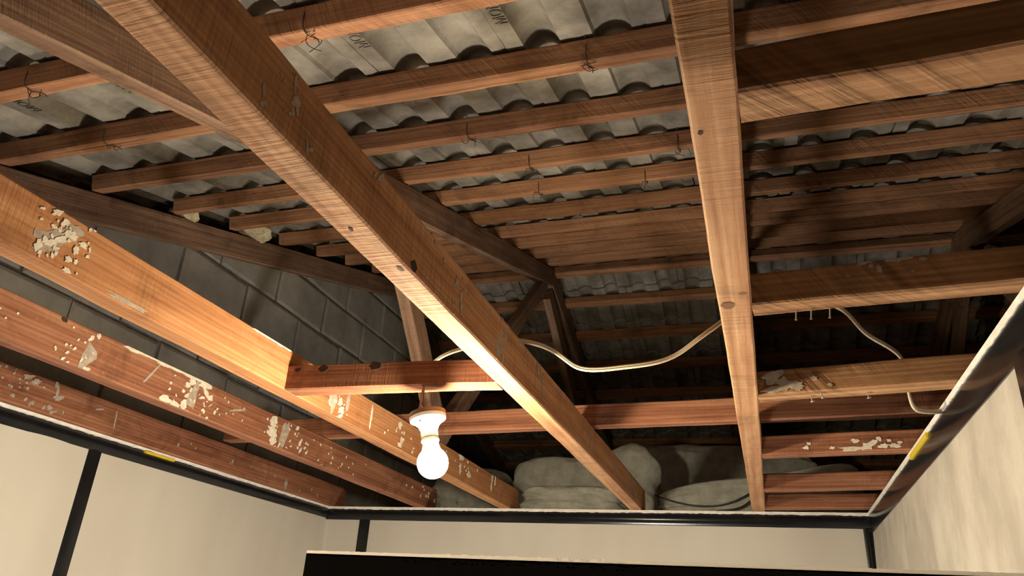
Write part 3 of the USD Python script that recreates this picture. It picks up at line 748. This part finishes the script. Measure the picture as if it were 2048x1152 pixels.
cab = [(-0.76, 1.60, Z0 + .565), (-0.74, 1.60, Z0 + .590), (-0.665, 1.60, Z0 + .620), (-0.575, 1.59, Z0 + .628), (-0.497, 1.56, Z0 + .612), (-0.450, 1.575, Z0 + .600), (-0.405, 1.58, Z0 + .570), (-0.380, 1.58, Z0 + .552), (-0.335, 1.58, Z0 + .543), (-0.275, 1.58, Z0 + .546), (-0.20, 1.585, Z0 + .556), (-0.155, 1.59, Z0 + .574), (-0.11, 1.59, Z0 + .606), (-0.058, 1.60, Z0 + .648), (0.0, 1.62, Z0 + .70), (0.10, 1.68, Z0 + .72), (0.208, 1.715, Z0 + .704), (0.245, 1.72, Z0 + .651), (0.282, 1.72, Z0 + .619), (0.312, 1.725, Z0 + .585), (0.316, 1.735, Z0 + .548), (0.316, 1.735, Z0 + .512), (0.320, 1.74, Z0 + .487), (0.342, 1.77, Z0 + .482), (0.372, 1.80, Z0 + .488), (0.41, 1.86, Z0 + .503)]
p = obj("power_cable", flat_cable(cab), CABLE, None, smooth=60)
tag(p, "cream twin power cable sagging between the joists and on to the right wall", "cable")

# ------------------------------------------------------------------ lamp holder and bulb
def lathe(profile, sections=40):
    return trimesh.creation.revolve(np.asarray(profile, float), sections=sections)


BC = np.array([-0.695, 1.495, Z0])               # axis of the lamp
lean = trimesh.transformations.rotation_matrix(math.radians(-13), (0, 1, 0.1))
H = thing("lamp_holder", "white porcelain lamp holder dangling by its wires from the short noggin", "lamp holder", BC + [0.0, 0, 0.420])


def hung(mesh):
    m = mesh.copy(); m.apply_transform(lean); return m


obj("base_plate", hung(lathe([(0, -.004), (.030, -.004), (.038, -.001), (.041, .005), (.041, .010), (.036, .010), (.034, .004), (0, .004)])), RIMBROWN, H, 40)
obj("shade_rim", hung(lathe([(0, -.006), (.018, -.026), (.021, -.026), (.024, -.020), (.031, -.013), (.040, -.007), (.0412, .0), (.039, .001), (0, -.001)])), PORCELAIN, H, 40)
obj("screw", hung(trimesh.creation.icosphere(2, 0.0026).apply_translation((-.006, -.029, -.014))), KNOT, H, 40)
obj("socket_sleeve", hung(lathe([(0, -.024), (.0205, -.024), (.0205, -.028), (.0190, -.030), (.0188, -.050), (.0200, -.052), (.0200, -.056), (0, -.056)])), SOCKET, H, 40)
obj("wire", tube([(-.030, .030, .083), (-.030, .020, .050), (-.026, .005, .022), (-.033, -.004, .004)], 0.0024, 8), WIRE_RED, H, 60)
obj("wire", tube([(-.030, .030, .083), (-.028, .022, .044), (-.014, .004, .026), (-.008, .0, .016), (-.012, -.002, .004)], 0.0014, 8), WIRE, H, 60)
B = thing("light_bulb", "glowing clear light bulb screwed into the dangling holder", "light bulb", BC + [0.0, 0, 0.420])
prof = [(0, -.0565), (.0165, -.0565), (.0175, -.064), (.0200, -.074)]
for a in np.linspace(0.72, math.pi, 26):
    prof.append((0.0340 * math.sin(a), -.104 + 0.0340 * math.cos(a)))
prof[-1] = (0, prof[-1][1])
obj("glass", hung(lathe(prof, 48)), GLOW, B, True)
obj("cap", hung(lathe([(0, -.044), (.0135, -.044), (.0150, -.048), (.0150, -.0555), (0, -.0555)])), STEEL, B, 40)

# ------------------------------------------------------------------ yellow tape, board in the foreground
p = obj("yellow_tape", box(XL + 0.0005, XL + 0.0185, 2.071, 2.215, ZC - 0.017, ZC - 0.0095), YELLOW)
tag(p, "short yellow tape strip on the top edge of the left wall", "tape")
p = obj("yellow_tape", box(XR - 0.0105, XR - 0.0005, 1.995, 2.245, ZC - 0.022, ZC - 0.0095), YELLOW)
tag(p, "yellow tape strip on the top edge of the right wall", "tape")

PT = thing("partition_board", "black painted board with a chipped pale top edge across the foreground", "board", (0, 0, 0))
PY, PX0, PX1, PZ = 0.75, -0.475, 0.380, Z0 + 0.0635
obj("board", box(PX0, PX1, PY, PY + 0.035, 0.0, PZ), BLACK_PANEL, PT)
pe = np.random.default_rng(31)
polys = []
for x in np.arange(PX0, PX1, 0.004):
    lo, hi = 0.0012 + 0.0005 * pe.random(), 0.0030 + 0.0004 * pe.random()
    if -0.34 < x < -0.12:
        lo += 0.0016 * pe.random() ** 2
        hi += 0.0010 * pe.random() ** 3
    if -0.20 < x < -0.13 and pe.random() < 0.3:
        hi -= 0.0022
    polys.append(sg.box(x, PZ - lo, x + 0.0042, PZ + hi))
polys += [blob_poly(pe, pe.uniform(-.36, -.12), PZ - pe.uniform(.003, .006), .0014, .0008, 0) for _ in range(26)]
pm = flakes(polys, (0, PY + 0.0004, 0), (1, 0, 0), (0, 0, 1), t=0.0004)
EDGE = mat("edge_lip", {"d": ("diffuse_bsdf", {"color": (0.82, 0.76, 0.64)}), "t": ("translucent_bsdf", {"color": (0.95, 0.93, 0.88)}), "m": ("mix_closure", {"fac": 0.85})}, [("d.BSDF", "m.closure1"), ("t.BSDF", "m.closure2")], "m.closure")
tag(obj("chipped_edge", pm, EDGE, PT), "pale chipped top edge")

# ------------------------------------------------------------------ lamp on the floor, out of view, placed to light walls and undersides
LX, LY = -0.78, 1.66
WL = thing("work_lamp", "unseen lamp lying face up on the floor, placed to light the walls and timber undersides", "lamp", (LX, LY, 0))
obj("housing", cat(box(-.17, .17, -.13, .13, .02, .075), box(-.15, -.13, -.15, .15, 0, .02), box(.13, .15, -.15, .15, 0, .02)), UNSEEN_LAMP_BODY, WL)
obj("lens", box(-.155, .155, -.115, .115, .0755, .0785), UNSEEN_LAMPGLOW, WL)
